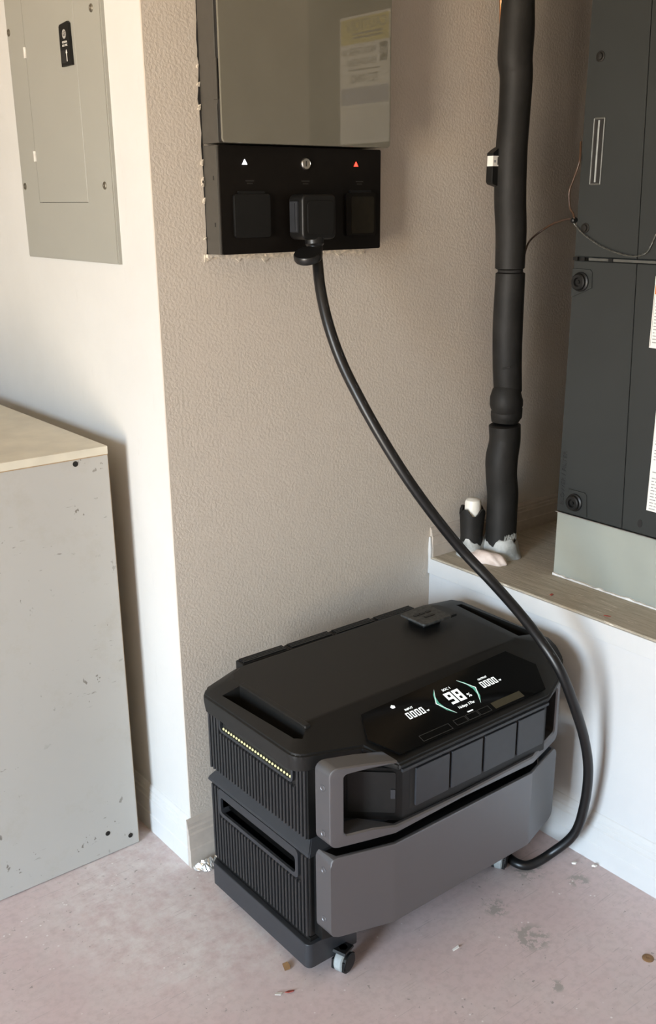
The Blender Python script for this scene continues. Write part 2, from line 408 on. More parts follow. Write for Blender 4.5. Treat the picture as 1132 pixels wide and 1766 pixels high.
# broken drywall round the recessed electrical box (pieces of the back wall)
def jag(n, f, w0, w1, chip=.12):
    a = []; b = []; w = (w0+w1)/2
    for i in range(n+1):
        t = (i+random.uniform(-.35, .35))/n if 0 < i < n else i/n
        w = min(w1, max(w0, w+random.uniform(-1, 1)*(w1-w0)*.45))
        a.append((i/n, 0)); b.append((t, w*(1.5 if random.random() < chip else 1)))
    return [f(t, w) for t, w in a]+[f(t, w) for t, w in reversed(b)]
pr('gap_shadow_strip', 'dark_gap', wall_back, jag(50, lambda t, w: (.1163-w, 1.392+t*.62), .001, .0045), XZ, -.0012, 0)  # thin dark strip on the wall, painting the shadow line beside the box
pr('drywall_edge', 'plaster', wall_back, jag(46, lambda t, w: (.108+t*.417, 1.3925-w), .009, .014), XZ, -.0025, 0)
pr('drywall_ledge', 'plaster', wall_back, jag(60, lambda t, w: (.112+t*.412, 1.3925-w), .002, .0075, .08), XZ, -.009, -.0025)
pr('drywall_edge', 'plaster', wall_back, jag(14, lambda t, w: (.5252+w, 1.40+t*.19), .0005, .003), XZ, -.0025, 0)
for z in [1.41+.55*random.random()**1.0 for k in range(16)]:
    w = random.uniform(.002, .006); h = random.uniform(.003, .012); x1 = .1128+random.uniform(-.001, .001)
    pr('torn_flake', 'plaster', wall_back, [(x1, z), (x1-w, z+h*.2), (x1-w*.6, z+h*.7), (x1+.0015, z+h)], XZ, -.004, 0)

# ================================================================ BREAKER PANEL on the white wall
bp = thing('breaker_panel', 'gray steel breaker panel cover on the white wall', 'electrical panel', (0, .37, 1.375))
def on_left(a, b, d): return Vector((-d, a, b))
Y0, Y1, Z0, Z1 = .144, .593, 1.375, 2.20
bm = bmesh.new()
DY0, DY1, DZ0, DZ1 = .256, .503, 1.492, 2.02
for a0, a1, b0, b1 in ((Y0, DY0, Z0, Z1), (DY1, Y1, Z0, Z1), (DY0, DY1, Z0, DZ0), (DY0, DY1, DZ1, Z1)): box(bm, -.009, -.001, a0, a1, b0, b1)
# rolled outer edge
for a0, a1, b0, b1 in ((Y0-.003, Y0, Z0, Z1), (Y1, Y1+.003, Z0, Z1), (Y0-.003, Y1+.003, Z0-.003, Z0), (Y0-.003, Y1+.003, Z1, Z1+.003)): box(bm, -.007, -.0, a0, a1, b0, b1)
link('cover_plate', bm, 'panel_gray', bp)
bx('backing', 'dark_gap', bp, -.003, -.001, DY0+.0001, DY1-.0001, DZ0+.0001, DZ1-.0001)
bx('panel_door', 'panel_gray', bp, -.0092, -.004, DY0+.0012, DY1-.0012, DZ0+.0012, DZ1-.0012, .0006, 1)
sb = bmesh.new(); lathe(sb, [(.0075, 0), (.0075, .0012), (.006, .0022), (.0035, .0024), (.0030, .0014), (.0, .0014)], (0, 0, 0), (-1, 0, 0), 16)
sme = bpy.data.meshes.new('screw'); bmesh.ops.recalc_face_normals(sb, faces=sb.faces[:]); sb.to_mesh(sme); sb.free(); sme.materials.append(MAT['screw'])
for y, z in ((.583, 1.847), (.176, 1.843), (.577, 1.528), (.175, 1.524)): obj('screw', sme, bp, (-.009, y, z))
for z in (1.799, 1.590): bx('hinge', 'white_ink', bp, -.0125, -.0088, .4995, .5070, z-.011, z+.011, .001)
# latch with emblem, two printed lines and an arrow
la = pr('latch', 'black', bp, [(.268, 1.753), (.316, 1.753), (.316, 1.826), (.312, 1.830), (.276, 1.833), (.270, 1.829)], on_left, .0092, .0150, .001)
fl = frame((-.01505, .292, 1.79), (0, -1, 0), (0, 0, 1))
bm = bmesh.new(); prism(bm, [(.0085*math.cos(t), .021+.0085*math.sin(t)) for t in (k*math.pi/12 for k in range(24))], lambda a, b, d: fl @ Vector((a, b, d)), 0, .0003)
em = link('emblem', bm, 'grey_print', la); MAT['em'] = plain('emblem_gray', (0.40, 0.38, 0.35), .5); em.data.materials[0] = MAT['em']
text('emblem_letters', 'GE', 'ink', la, frame((-.01545, .292, 1.811), (0, -1, 0), (0, 0, 1)), .0115)
text('printed_line', 'GENERAL', 'white_ink', la, frame((-.0152, .292, 1.7965), (0, -1, 0), (0, 0, 1)), .0055)
text('printed_line', 'ELECTRIC', 'white_ink', la, frame((-.0152, .292, 1.7905), (0, -1, 0), (0, 0, 1)), .0055)
plate('finger_recess', 'dark_gap', la, fl, rect(-.018, .002, -.031, -.008), .0004)
plate('arrow', 'white_ink', la, fl, [(.004, -.029), (.0065, -.029), (.0065, -.014), (.009, -.014), (.00525, -.007), (.0015, -.014), (.004, -.014)], .0005)

# ================================================================ CABINET at the left
cb = thing('storage_cabinet', 'waist-high scuffed gray laminate cabinet standing by the white wall', 'cabinet', (-.40, .48, 0))
CX1, CY0, CZ = -.060, .157, 1.0
bx('front_panel', 'cabinet', cb, -.85, CX1, CY0, CY0+.018, .002, CZ-.019, .0012, 2)
bx('side_panel', 'cab_edge', cb, CX1-.018, CX1-.0005, CY0+.0185, .90, 0, CZ-.019)
bx('side_panel', 'cab_edge', cb, -.85, -.832, CY0+.0185, .90, 0, CZ-.019)
bx('back_panel', 'cab_edge', cb, -.8315, CX1-.0185, .882, .90, .002, CZ-.019)
bx('top_panel', 'cab_top', cb, -.86, CX1+.001, CY0-.001, .905, CZ-.0185, CZ, .0015, 2)
bx('bottom_panel', 'cab_edge', cb, -.8315, CX1-.0185, CY0+.0185, .8815, .02, .038)
bx('edge_band', 'cab_edge', cb, -.85, CX1-.001, CY0-.0012, CY0-.0004, CZ-.0195, CZ-.0175)
bx('edge_band', 'cab_edge', cb, CX1+.0001, CX1+.0012, CY0+.001, CY0+.018, .004, CZ-.02)
sb = bmesh.new(); lathe(sb, [(.0062, 0), (.0062, .0006), (.0048, .0012), (.002, .0008), (0, .0008)], (0, 0, 0), (0, -1, 0), 14)
dme = bpy.data.meshes.new('dark_screw'); bmesh.ops.recalc_face_normals(sb, faces=sb.faces[:]); sb.to_mesh(dme); sb.free(); dme.materials.append(MAT['darkscrew'])
for x, z in ((-.135, .972), (-.140, .061), (-.082, .030)): obj('screw', dme, cb, (x, CY0, z))

# ================================================================ WALL-MOUNTED TRANSFER PANEL on the gray wall
sp = thing('transfer_panel', 'dark wall-mounted power transfer panel with glossy gray door on the gray wall', 'electrical panel', (.32, 0, 1.393))
BX0, BX1 = .116, .525
up = bx('upper_body', 'box_side', sp, BX0, BX1-.008, -.060, -.0005, 1.597, 2.30, .0015)
bx('body_edge', 'ac_light', up, BX0-.0012, BX0-.0001, -.060, -.058, 1.60, 1.665)
bx('body_edge', 'ac_light', up, BX0-.0012, BX0-.0001, -.060, -.058, 1.745, 2.29)
bx('hinge', 'box_side', sp, BX0-.004, BX0-.0003, -.066, -.050, 1.672, 1.741, .001)
lo = bx('lower_body', 'box_side', sp, BX0, BX1, -.052, -.0005, 1.393, 1.594, .0015)
bx('body_trim', 'ac_light', lo, BX0-.001, BX0-.0001, -.0498, -.0488, 1.394, 1.593)
for z in (1.535, 1.449): bx('vent_hole', 'dark_gap', lo, BX0-.0006, BX0-.0001, -.0365, -.0335, z-.004, z+.004)
fp = pr('port_panel', 'box_black', sp, rrect(BX0, BX1, 1.393, 1.594, .004), XZ, -.057, -.0525, .001)
bx('door_frame', 'dark_gap', sp, BX0+.0015, BX1-.010, -.0818, -.0602, 1.6, 2.29)
dr = pr('door', 'door', sp, rrect(.1065, .5235, 1.596, 2.28, .008), XZ, -.088, -.082, .0012)
# ports, key lock and lamps
def port(x0, x1, z0, z1, c):
    p = pr('port_cover', c, fp, rrect(x0, x1, z0, z1, .006), XZ, -.064, -.057, .0015)
    pr('cover_hinge', 'black', p, rrect(x0+.012, x1-.012, z1, z1+.005, .002), XZ, -.062, -.057)
    return p
port(.143, .229, 1.424, 1.506, 'black')
pc = port(.424, .507, 1.421, 1.508, 'box_black')
pr('cover_inset', 'cover_olive', pc, rrect(.437, .500, 1.426, 1.500, .005), XZ, -.0646, -.064)
k_ = lt('key_lock', 'steel', fp, [(.0115, 0), (.0115, .003), (.0100, .0045), (.0098, .0035), (.0075, .0033), (0, .0033)], (.322, -.057, 1.563), (0, -1, 0), 24)
bx('key_slot', 'dark_gap', k_, .3210, .3230, -.0610, -.0602, 1.558, 1.568)
for x, m in ((.174, 'led_white'), (.455, 'led_red')):
    pr('status_lamp', m, fp, [(x-.0055, 1.5595), (x+.0055, 1.5595), (x, 1.569)], XZ, -.0585, -.057)
for x in (.185, .322, .465):
    plate('port_marking', 'grey_print', fp, frame((x, -.0571, 1.530), (1, 0, 0), (0, 0, 1)), rect(-.010, .010, -.0012, .0012), .0002)
    plate('port_marking', 'grey_print', fp, frame((x, -.0571, 1.525), (1, 0, 0), (0, 0, 1)), rect(-.007, .007, -.0010, .0010), .0002)

# ================================================================ POWER CABLE with its connector
pcab = thing('power_cable', 'thick black power cable plugged into the transfer panel, curving down to the floor', 'cable', (.60, -.52, 0))
cn = pr('connector', 'black', pcab, rrect(.272, .358, 1.418, 1.505, .012), XZ, -.112, -.0645, .005, 3)
pr('side_latch', 'char', cn, rrect(.2665, .272, 1.432, 1.492, .0025), XZ, -.100, -.075, .001)
bx('latch_ridge', 'char', cn, .2650, .2668, -.094, -.090, 1.436, 1.488)
pr('connector_face', 'black', cn, rrect(.283, .349, 1.428, 1.492, .008), XZ, -.1145, -.112, .001)
lt('strain_relief', 'rubber', cn, [(.020, 0), (.0195, .012), (.016, .016), (.0155, .034), (.0135, .045)], (.315, -.093, 1.4205), (-.04, -.12, -1), 20)
ring = bmesh.new(); lathe(ring, [(.020, 0), (.027, 0), (.029, .004), (.029, .012), (.027, .015), (.020, .015)], (.277, -.122, 1.381), (-.35, -.25, 1), 24)
sm(link('loose_collar', ring, 'rubber', cn), 35)
bx('collar_strap', 'rubber', cn, .292, .312, -.118, -.106, 1.385, 1.392, .002)
path = [(.315, -.097, 1.400), (.309, -.110, 1.376), (.293, -.140, 1.322), (.289, -.170, 1.255), (.299, -.200, 1.182), (.312, -.243, 1.110), (.334, -.287, 1.033), (.368, -.330, .950), (.413, -.367, .869), (.462, -.403, .793), (.499, -.455, .730), (.544, -.495, .661), (.574, -.535, .600), (.586, -.580, .544), (.614, -.600, .464), (.655, -.605, .367), (.680, -.605, .276), (.690, -.595, .176), (.688, -.575, .090), (.658, -.535, .027), (.606, -.520, .0118), (.586, -.496, .0118), (.590, -.455, .0118), (.597, -.425, .0118)]
cbl = tb('cable', 'rubber', pcab, catmull(path, 8), .0112, 16)
pp = catmull(path, 60)
for i in range(70, 800, 26):      # faint embossed marking dashes along the jacket
    p, q = pp[i], pp[i+6]
    d = (q-p).normalized(); side = (CAM-p).normalized(); side = (side-d*side.dot(d)).normalized(); off = (side*.8-d.cross(side)*.6).normalized()*.0111
    bmk = bmesh.new(); tube(bmk, [p+off, q+off], .0005, 5); link('jacket_marking', bmk, 'ink_gray' if 0 else 'char', cbl)

# ================================================================ TROLLEY
tr = thing('trolley', 'low charcoal four-wheeled trolley under the power station stack', 'trolley', (.3135, -.30, 0))
pr('deck', 'char', tr, rrect(-.0105, .6375, -.466, -.145, .006), XY, .056, .0935, .002, 2)
for sgn in (0, 1):
    o2 = [(-.011+.014*math.cos(math.radians(a)), -.472+.014*math.sin(math.radians(a))) for a in (180, 202, 225, 247, 270)]+[(.100, -.486), (.104, -.482), (.104, -.4665), (-.011, -.4665), (-.011, -.1445), (.10, -.1445), (.10, -.125), (-.013, -.125), (-.025, -.137)]
    pr('side_skirt', 'char', tr, [((.627-x) if sgn else x, y) for x, y in o2], XY, .036, .094, .003, 2)
bx('foot_mat', 'black', tr, -.012, .64, -.477, -.130, .0941, .104)
def caster(x, y, ang):
    ax = Vector((math.cos(ang), math.sin(ang), 0)); fw = Vector((-ax.y, ax.x, 0)); r = .0245
    w = lt('caster_wheel', 'tyre', tr, [(.012, -.010), (r-.003, -.010), (r, -.007), (r, .007), (r-.003, .010), (.012, .010)], (x, y, r), ax, 28)
    prof = [((r+.0005)*math.cos(t), (r+.0005)*math.sin(t)) for t in (math.radians(a) for a in range(-150, -29, 12))]+[(.020, .011), (-.020, .011)]
    prof = [(a, b*.93) for a, b in prof]
    bm = bmesh.new()
    for s0, s1 in ((.0102, .0150), (-.0150, -.0102)): prism(bm, [(a, b+r) for a, b in prof], lambda a, b, d: Vector((x, y, b))+fw*a+ax*d, s0, s1)
    prism(bm, [(-.020, .0355), (.020, .0355), (.017, .0515), (-.017, .0515)] if 0 else [(-.018, .0500), (.018, .0500), (.016, .0555), (-.016, .0555)], lambda a, b, d: Vector((x, y, b))+fw*a+ax*d, -.015, .015)
    lathe(bm, [(r-.0045, .0105), (r-.0045, .0165), (r-.007, .018)], (x, y, r), ax, 24)
    link('caster_fork', bm, 'black', w)
    lt('caster_swivel', 'steel', w, [(.009, 0), (.009, .004)], (x, y, .0515), (0, 0, 1), 16)
for x, y, a in ((.058, -.494, -1.25), (.556, -.468, -1.05), (.03, -.165, .2), (.60, -.165, .1)): caster(x, y, a)

# ================================================================ BATTERY PACK
def yfront(x):
    P_ = [(-.011, -.543), (.117, -.583), (.513, -.582), (.641, -.543)]
    if x <= P_[0][0]: return P_[0][1]
    for (a, b), (c, d) in zip(P_, P_[1:]):
        if x <= c: return b+(d-b)*(x-a)/(c-a)
    return P_[-1][1]
bt = thing('battery_pack', 'black ribbed battery pack with plain silver front panel, lower of the stack', 'battery', (.3135, -.30, .104))
bm = bmesh.new()
prism(bm, rrect(-.012, .640, -.476, -.127, .006), XY, .1055, .296)
body = sm(link('body', bm, 'black', bt))
cut = cutbox(-.05, .03, -.4385, -.168, .2375, .2755, bev=.006); boolean(body, [cut])
# chamfered top shoulder
bm = bmesh.new()
lo_ = [(-.018, -.485), (.646, -.485), (.646, -.119), (-.018, -.119)]; hi_ = [(.004, -.465), (.624, -.465), (.624, -.138), (.004, -.138)]
r0 = [bm.verts.new((x, y, .296)) for x, y in lo_]; r1 = [bm.verts.new((x, y, .303)) for x, y in lo_]; r2 = [bm.verts.new((x, y, .330)) for x, y in hi_]
for a, b in ((r0, r1), (r1, r2)):
    for i in range(4): bm.faces.new((a[i], a[(i+1) % 4], b[(i+1) % 4], b[i]))
bm.faces.new(r0[::-1]); bm.faces.new(r2)
bmesh.ops.recalc_face_normals(bm, faces=bm.faces[:]); bmesh.ops.bevel(bm, geom=bm.edges[:], offset=.002, segments=2, affect='EDGES')
sm(link('shoulder', bm, 'char', bt))
# rim round the hand slot
def slot_rim(parent, x, y0, y1, z0, z1, w, m, d=.004, top=None):
    bm = bmesh.new(); o_ = rrect(y0-w, y1+w, z0-w, (z1+w) if top is None else top, .012, 5); i_ = rrect(y0, y1, z0, z1, .008, 5)
    A = [bm.verts.new((x, a, b)) for a, b in o_]; B_ = [bm.verts.new((x, a, b)) for a, b in i_]; D = [bm.verts.new((x+.02, a, b)) for a, b in i_]; E_ = [bm.verts.new((x+d+.002, a, b)) for a, b in o_]
    n = len(A)
    for i in range(n):
        j = (i+1) % n
        bm.faces.new((A[i], A[j], B_[j], B_[i])); bm.faces.new((B_[i], B_[j], D[j], D[i])); bm.faces.new((E_[i], E_[j], A[j], A[i])); bm.faces.new((D[i], D[j], E_[j], E_[i]))
    return sm(link('handle_rim', bm, m, parent), 30)
slot_rim(bt, -.0180, -.4385, -.168, .2375, .2755, .009, 'char', top=.2955)
bx('handle_cavity', 'dark_gap', bt, .012, .0295, -.4385, -.168, .2375, .2755)
def rib_mesh(z0, z1):
    bm = bmesh.new(); w, d = .0031, .0052
    pts = [(-w, 0), (-w*.9, -d*.75), (-w*.45, -d), (w*.45, -d), (w*.9, -d*.75), (w, 0)]
    A = [bm.verts.new((b, a, z0)) for a, b in pts]; B_ = [bm.verts.new((b, a, z1-.003)) for a, b in pts]; D = [bm.verts.new((b*.15, a*.8, z1)) for a, b in pts]
    n = len(pts)
    for P_, Q_ in ((A, B_), (B_, D)):
        for i in range(n): bm.faces.new((P_[i], P_[(i+1) % n], Q_[(i+1) % n], Q_[i]))
    bm.faces.new(A[::-1]); bm.faces.new(D); bmesh.ops.recalc_face_normals(bm, faces=bm.faces[:])
    me = bpy.data.meshes.new('rib'); bm.to_mesh(me); bm.free(); me.materials.append(MAT['rib']); return me
full = rib_mesh(.1065, .294); short = rib_mesh(.1065, .2245)
NR = 31
for i in range(NR):
    y = -.4755+(i+.5)*.348/NR
    obj('rib', full if (y < -.449 or y > -.1585) else short, bt, (-.012, y, 0))
# recessed black front and the silver bumper
pr('front_recess', 'black', bt, [(.0, -.476), (.0, -.500), (.12, -.533), (.51, -.533), (.63, -.500), (.63, -.476)], XY, .107, .298, .002)
def bumper(parent, z0, z1, r):
    bm = bmesh.new(); T = .046
    xs = [-.011, -.0095, -.005, .004, .03, .07, .112, .117, .122, .2, .3, .42, .508, .513, .518, .56, .60, .626, .635, .6395, .641]
    sec = []
    for x in xs:
        e = min(x+.011, .641-x); ins = r-math.sqrt(max(0, r*r-(r-e)**2)) if e < r else 0
        y = yfront(x); zz0, zz1 = z0+ins, z1-ins; c = .004; T = .046 if e < .0065 else .007
        sec.append([bm.verts.new(p) for p in ((x, y+T, zz0), (x, y+c, zz0), (x, y+c*.3, zz0+c*.3), (x, y, zz0+c), (x, y, zz1-c), (x, y+c*.3, zz1-c*.3), (x, y+c, zz1), (x, y+T, zz1))])
    for a, b in zip(sec, sec[1:]):
        for i in range(8): bm.faces.new((a[i], a[(i+1) % 8], b[(i+1) % 8], b[i]))
    bm.faces.new(sec[0][::-1]); bm.faces.new(sec[-1])
    return sm(link('front_bumper', bm, 'silver', parent), 25)
bmp = bumper(bt, .142, .326, .016)
cb_ = bmesh.new(); lathe(cb_, [(.0068, 0), (.0068, .0006), (.0058, .0010), (.0050, .0003), (0, .0003)], (0, 0, 0), (-1, 0, 0), 20)
cme = bpy.data.meshes.new('bumper_screw'); bmesh.ops.recalc_face_normals(cb_, faces=cb_.faces[:]); cb_.to_mesh(cme); cb_.free(); cme.materials.append(MAT['silver'])
for z in (.290, .178): obj('bumper_screw', cme, bmp, (-.0111, -.521, z))

# ================================================================ INVERTER
iv = thing('inverter', 'black power station inverter with lit display and silver frame, top of the stack', 'power station', (.3135, -.30, .330))
body = bx('body', 'black', iv, -.012, .640, -.476, -.127, .3315, .4915, .003)
boolean(body, [cutbox(-.05, .0, -.430, -.180, .446, .480)])
rfull = rib_mesh(.334, .490); rshort = rib_mesh(.334, .436)
for i in range(NR):
    y = -.4755+(i+.5)*.348/NR
    obj('rib', rfull if (y < -.442 or y > -.170) else rshort, iv, (-.012, y, 0))
slot_rim(iv, -.0175, -.430, -.180, .446, .478, .006, 'char', top=.490)
bx('lamp_channel', 'dark_gap', iv, -.010, -.0005, -.4299, -.1801, .4462, .479)
db = bmesh.new(); lathe(db, [(.0028, 0), (.0024, .0018), (.001, .0026)], (0, 0, 0), (-1, 0, 0), 8)
dme2 = bpy.data.meshes.new('indicator_lamp'); bmesh.ops.recalc_face_normals(db, faces=db.faces[:]); db.to_mesh(dme2); db.free(); dme2.materials.append(MAT['led_dots'])
for i in range(25): obj('indicator_lamp', dme2, iv, (-.0145, -.190-i*.235/24, .4500))
# lid: plateau, rim and skirt rings
RIM = [(-.045, -.165, .530)]+[(-.013+.032*math.cos(math.radians(a)), -.457+.032*math.sin(math.radians(a)), .530-.003*(a-180)/85) for a in (180, 197, 214, 231, 248, 265)]+[(.095, -.512, .514), (.128, -.577, .492), (.560, -.577, .494), (.648, -.540, .510), (.680, -.512, .526), (.694, -.482, .540), (.702, -.455, .546), (.704, -.175, .548), (.690, -.150, .548), (.62, -.119, .540), (.05, -.119, .534), (-.025, -.143, .531)]
PLT = [(.020, -.180)]+[(.034+.014*math.cos(math.radians(a)), -.406+.014*math.sin(math.radians(a))) for a in (180, 197, 214, 231, 248, 265)]+[(.100, -.420), (.150, -.420), (.560, -.420), (.600, -.420), (.615, -.419), (.624, -.416), (.628, -.408), (.640, -.185), (.632, -.160), (.600, -.142), (.060, -.142), (.032, -.158)]
bm = bmesh.new(); cz0 = .4785
top = [bm.verts.new((x, y, .552)) for x, y in PLT]; rim = [bm.verts.new(p) for p in RIM]
def inset(p, k): return (p[0]+(k if p[0] < .3 else -k), p[1]+(k if p[1] < -.3 else -k))
skt = [bm.verts.new((p[0], p[1], p[2]-.010)) for p in RIM]
bot = [bm.verts.new((*inset(p, .003), cz0 if 6 < i < 12 else .492)) for i, p in enumerate(RIM)]
n = len(RIM)
for a, b in ((rim, top), (skt, rim), (bot, skt)):
    for i in range(n): bm.faces.new((a[i], a[(i+1) % n], b[(i+1) % n], b[i]))
bm.faces.new(top); bm.faces.new(bot[::-1])
bmesh.ops.recalc_face_normals(bm, faces=bm.faces[:])
bmesh.ops.bevel(bm, geom=[e for e in bm.edges if (e.verts[0] in rim and e.verts[1] in rim) or (e.verts[0] in top and e.verts[1] in top) or (e.verts[0] in skt and e.verts[1] in rim) or (e.verts[1] in skt and e.verts[0] in rim)], offset=.004, segments=2, affect='EDGES')
lid = link('lid', bm, 'lid', iv)
def cav(pts, z0, z1):
    b = bmesh.new(); prism(b, pts, XY, z0, z1); return b
boolean(lid, [cav([(-.024, -.205), (.014, -.213), (.014, -.437), (-.004, -.452), (-.016, -.440)], .500, .60), cav([(.669, -.187), (.686, -.190), (.693, -.421), (.646, -.410)], .500, .60)])
sm(lid, 28)
for x0, x1, y0, y1 in ((.0145, .030, -.436, -.208),): bx('handle_lip', 'lid', lid, x0, x1, y0, y1, .530, .5525, .004, 3)
# vent blocks along the rear edge
for k in range(4):
    x0 = .085+k*.130; v = bx('vent_block', 'black', iv, x0, x0+.128, -.1185, -.088, .485, .541-.002*k, .004)
    for q in range(4): bx('vent_fin', 'rib', v, x0+.006, x0+.122, -.1135+q*.006, -.1105+q*.006, .536, .5435-.002*k)
# nose with display glass
pr('front_housing', 'black', iv, [(.058, -.476), (.058, -.498), (.140, -.5735), (.556, -.5735), (.600, -.520), (.600, -.476)], XY, .362, .4775, .003)
SECT = ((-.44, .5445), (-.575, .4985)) ; ndir = Vector((0, SECT[0][0]-SECT[1][0], SECT[0][1]-SECT[1][1])).normalized()
fd = frame((.354, SECT[1][0], SECT[1][1]), (1, 0, 0), ndir)
gl = plate('display_glass', 'glass', iv, fd @ Matrix.Translation((0, 0, .0005)), [(-.213, .010), (.205, .012), (.245, .078), (.211, .141), (-.216, .128), (-.248, .068)], .004)
fg = fd @ Matrix.Translation((0, 0, .0046))
# (the glass top sits a little above the sloping nose)
def G(px, py): return (px-.354, (py+.575)/abs(ndir.y))
digits('digit_98', '98', 'lcd_white', gl, fg, -.022, .066, .0185, .032, .004, .0055)
text('percent_sign', '%', 'lcd_white', gl, fg @ Matrix.Translation((.031, .072, 0)), .015)
digits('digits_input', '0000', 'lcd_white', gl, fg, -.1345, .073, .0085, .017, .0035, .0022)
digits('digits_output', '0000', 'lcd_white', gl, fg, .0765, .0735, .0085, .017, .0035, .0022)
text('unit_w', 'w', 'lcd_white', gl, fg @ Matrix.Translation((-.0825, .077, 0)), .009); text('unit_w', 'w', 'lcd_white', gl, fg @ Matrix.Translation((.1285, .0775, 0)), .009)
text('caption', 'INPUT', 'lcd_white', gl, fg @ Matrix.Translation((-.117, .0975, 0)), .0075); text('caption', 'OUTPUT', 'lcd_white', gl, fg @ Matrix.Translation((.0945, .098, 0)), .0068)
text('caption', 'SOC 1', 'lcd_white', gl, fg @ Matrix.Translation((-.004, .107, 0)), .0085)
text('caption', '16days 17hr', 'lcd_white', gl, fg @ Matrix.Translation((.004, .053, 0)), .0095)
plate('caption_bar', 'lcd_white', gl, fg, rect(-.009, .006, .0345, .0370), .0003)
plate('wireless_icon', 'lcd_white', gl, fg, [(-.148, .112), (-.141, .112), (-.139, .117), (-.1445, .121), (-.150, .117)], .0003)
for s, x in ((1, .051), (-1, -.046)):
    plate('gauge_chevron', 'lcd_green', gl, fg, [(x+s*(-.016), .117), (x+s*(-.004), .106), (x+s*.009, .083), (x+s*.0, .060), (x+s*(-.014), .044), (x+s*(-.002), .066), (x+s*.001, .083), (x+s*(-.004), .100)], .0003)
    plate('gauge_edge', 'lcd_white', gl, fg @ Matrix.Translation((0, 0, .0004)), [(x+s*(-.016), .1175), (x+s*.0095, .083), (x+s*(-.014), .0435), (x+s*.0080, .083)], .0003)
def outline(x0, x1, y0, y1, w=.0011):
    bm = bmesh.new()
    for r in ((x0, x1, y0, y0+w), (x0, x1, y1-w, y1), (x0, x0+w, y0, y1), (x1-w, x1, y0, y1)): prism(bm, rect(*r), lambda a, b, d: fg @ Vector((a, b, d)), 0, .0003)
    link('touch_button', bm, 'btn', gl)
outline(-.150, -.070, .014, .030)
for k in range(3): outline(-.056+k*.034, -.024+k*.034, .016, .031)
plate('sticker', 'sticker', gl, fg, rect(.055, .142, .016, .033), .0004)
# socket covers on the nose
xs_ = [.168, .2645, .3585, .4595, .549]
for a, b in zip(xs_, xs_[1:]):
    f = pr('socket_cover', 'flap', iv, rrect(a+.0035, b-.0035, .385, .468, .003), XZ, -.5790, -.5737, .0015)
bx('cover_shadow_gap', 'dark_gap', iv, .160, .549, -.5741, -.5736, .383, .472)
pr('nose_lip', 'char', iv, [(.135, .4735), (.556, .4735), (.556, .4800), (.135, .4800)], XZ, -.5800, -.5737, .001)
# angled port door at the left of the nose with latch
def ang(P0, P1):
    d = Vector((P1[0]-P0[0], P1[1]-P0[1], 0)); L = d.length; d.normalize(); nrm = Vector((d.y, -d.x, 0))
    return (lambda a, b, t: Vector((P0[0], P0[1], 0))+d*a+Vector((0, 0, b))+nrm*t), L
fa, L = ang((.058, -.498), (.140, -.5735))
pd = pr('port_door', 'black', iv, rrect(.006, L-.012, .381, .470, .004), fa, .0005, .0035, .001)
pr('door_latch', 'flap', pd, rrect(L-.022, L-.013, .414, .434, .001), fa, .0035, .006, .0006)
# silver frame with the two carrying loops
def frame_part(stations, name):
    """stations: outer (x, z), inner (x, z); swept into a bar following the bend of the front"""
    bm = bmesh.new(); sec = []
    for (xo, zo), (xi, zi) in stations:
        T = .009 if (.10 < xo < .53 and zo < .40) else .044; yo, yi = yfront(xo), yfront(xi); o_ = Vector((xo, 0, zo)); i_ = Vector((xi, 0, zi)); d = (i_-o_).normalized()*.003
        P_ = [(xo, yo+T, zo), (xo, yo+.003, zo), (xo+d.x, yo, zo+d.z), (xi-d.x, yi, zi-d.z), (xi, yi+.003, zi), (xi, yi+T, zi)]
        sec.append([bm.verts.new(p) for p in P_])
    for a, b in zip(sec, sec[1:]):
        for i in range(6): bm.faces.new((a[i], a[(i+1) % 6], b[(i+1) % 6], b[i]))
    bm.faces.new(sec[0][::-1]); bm.faces.new(sec[-1])
    return sm(link(name, bm, 'silver', iv), 30)
def arc(cx, cz, r, a0, a1, n=5):
    return [(cx+r*math.cos(math.radians(a0+(a1-a0)*k/n)), cz+r*math.sin(math.radians(a0+(a1-a0)*k/n))) for k in range(n+1)]
zT, zB = .517, .346
Lo = [(.118, .507), (.060, .514)]+arc(.006, zT-.017, .017, 90, 180)+arc(.006, zB+.017, .017, 180, 270)+[(.06, .3465), (.118, .348), (.30, .352)]
Li = [(.118, .501), (.060, .502)]+arc(.024, .493, .008, 90, 180)+arc(.024, .380, .008, 180, 270)+[(.07, .3725), (.118, .366), (.30, .362)]
Ro = [(.30, .352), (.513, .348), (.57, .3465)]+arc(.624, zB+.017, .017, 270, 360)+arc(.624, .496-.017, .017, 0, 90)+[(.610, .494), (.600, .492)]
Ri = [(.30, .362), (.513, .366), (.565, .3725)]+arc(.612, .382, .008, 270, 360)+arc(.612, .474, .008, 0, 90)+[(.608, .483), (.600, .484)]
hl = frame_part(list(zip(Lo, Li)), 'handle_frame'); frame_part(list(zip(Ro, Ri)), 'handle_frame')
for z in (.470, .372): obj('frame_screw', cme, hl, (-.0111, -.521, z))

# ---- small cover resting on the lid
cv = thing('port_cap', 'small black plastic cover lying on top of the inverter lid', 'cover', (.535, -.22, .5525))
pr('cap_plate', 'dust', cv, rrect(.490, .580, -.262, -.178, .006), XY, .5655, .5715, .0015)
pr('cap_foot', 'black', cv, rrect(.505, .560, -.245, -.190, .004), XY, .5525, .5655, .001)
pr('cap_tab', 'black', cv, rrect(.580, .600, -.258, -.246, .002), XY, .563, .569, .001)
for q, (x0, y0, w) in enumerate(((.505, -.215, .014), (.524, -.215, .014), (.543, -.215, .014), (.520, -.235, .03))): bx('cap_ridge', 'black', cv, x0, x0+w, y0, y0+.008, .5716, .573, .0006, 1)

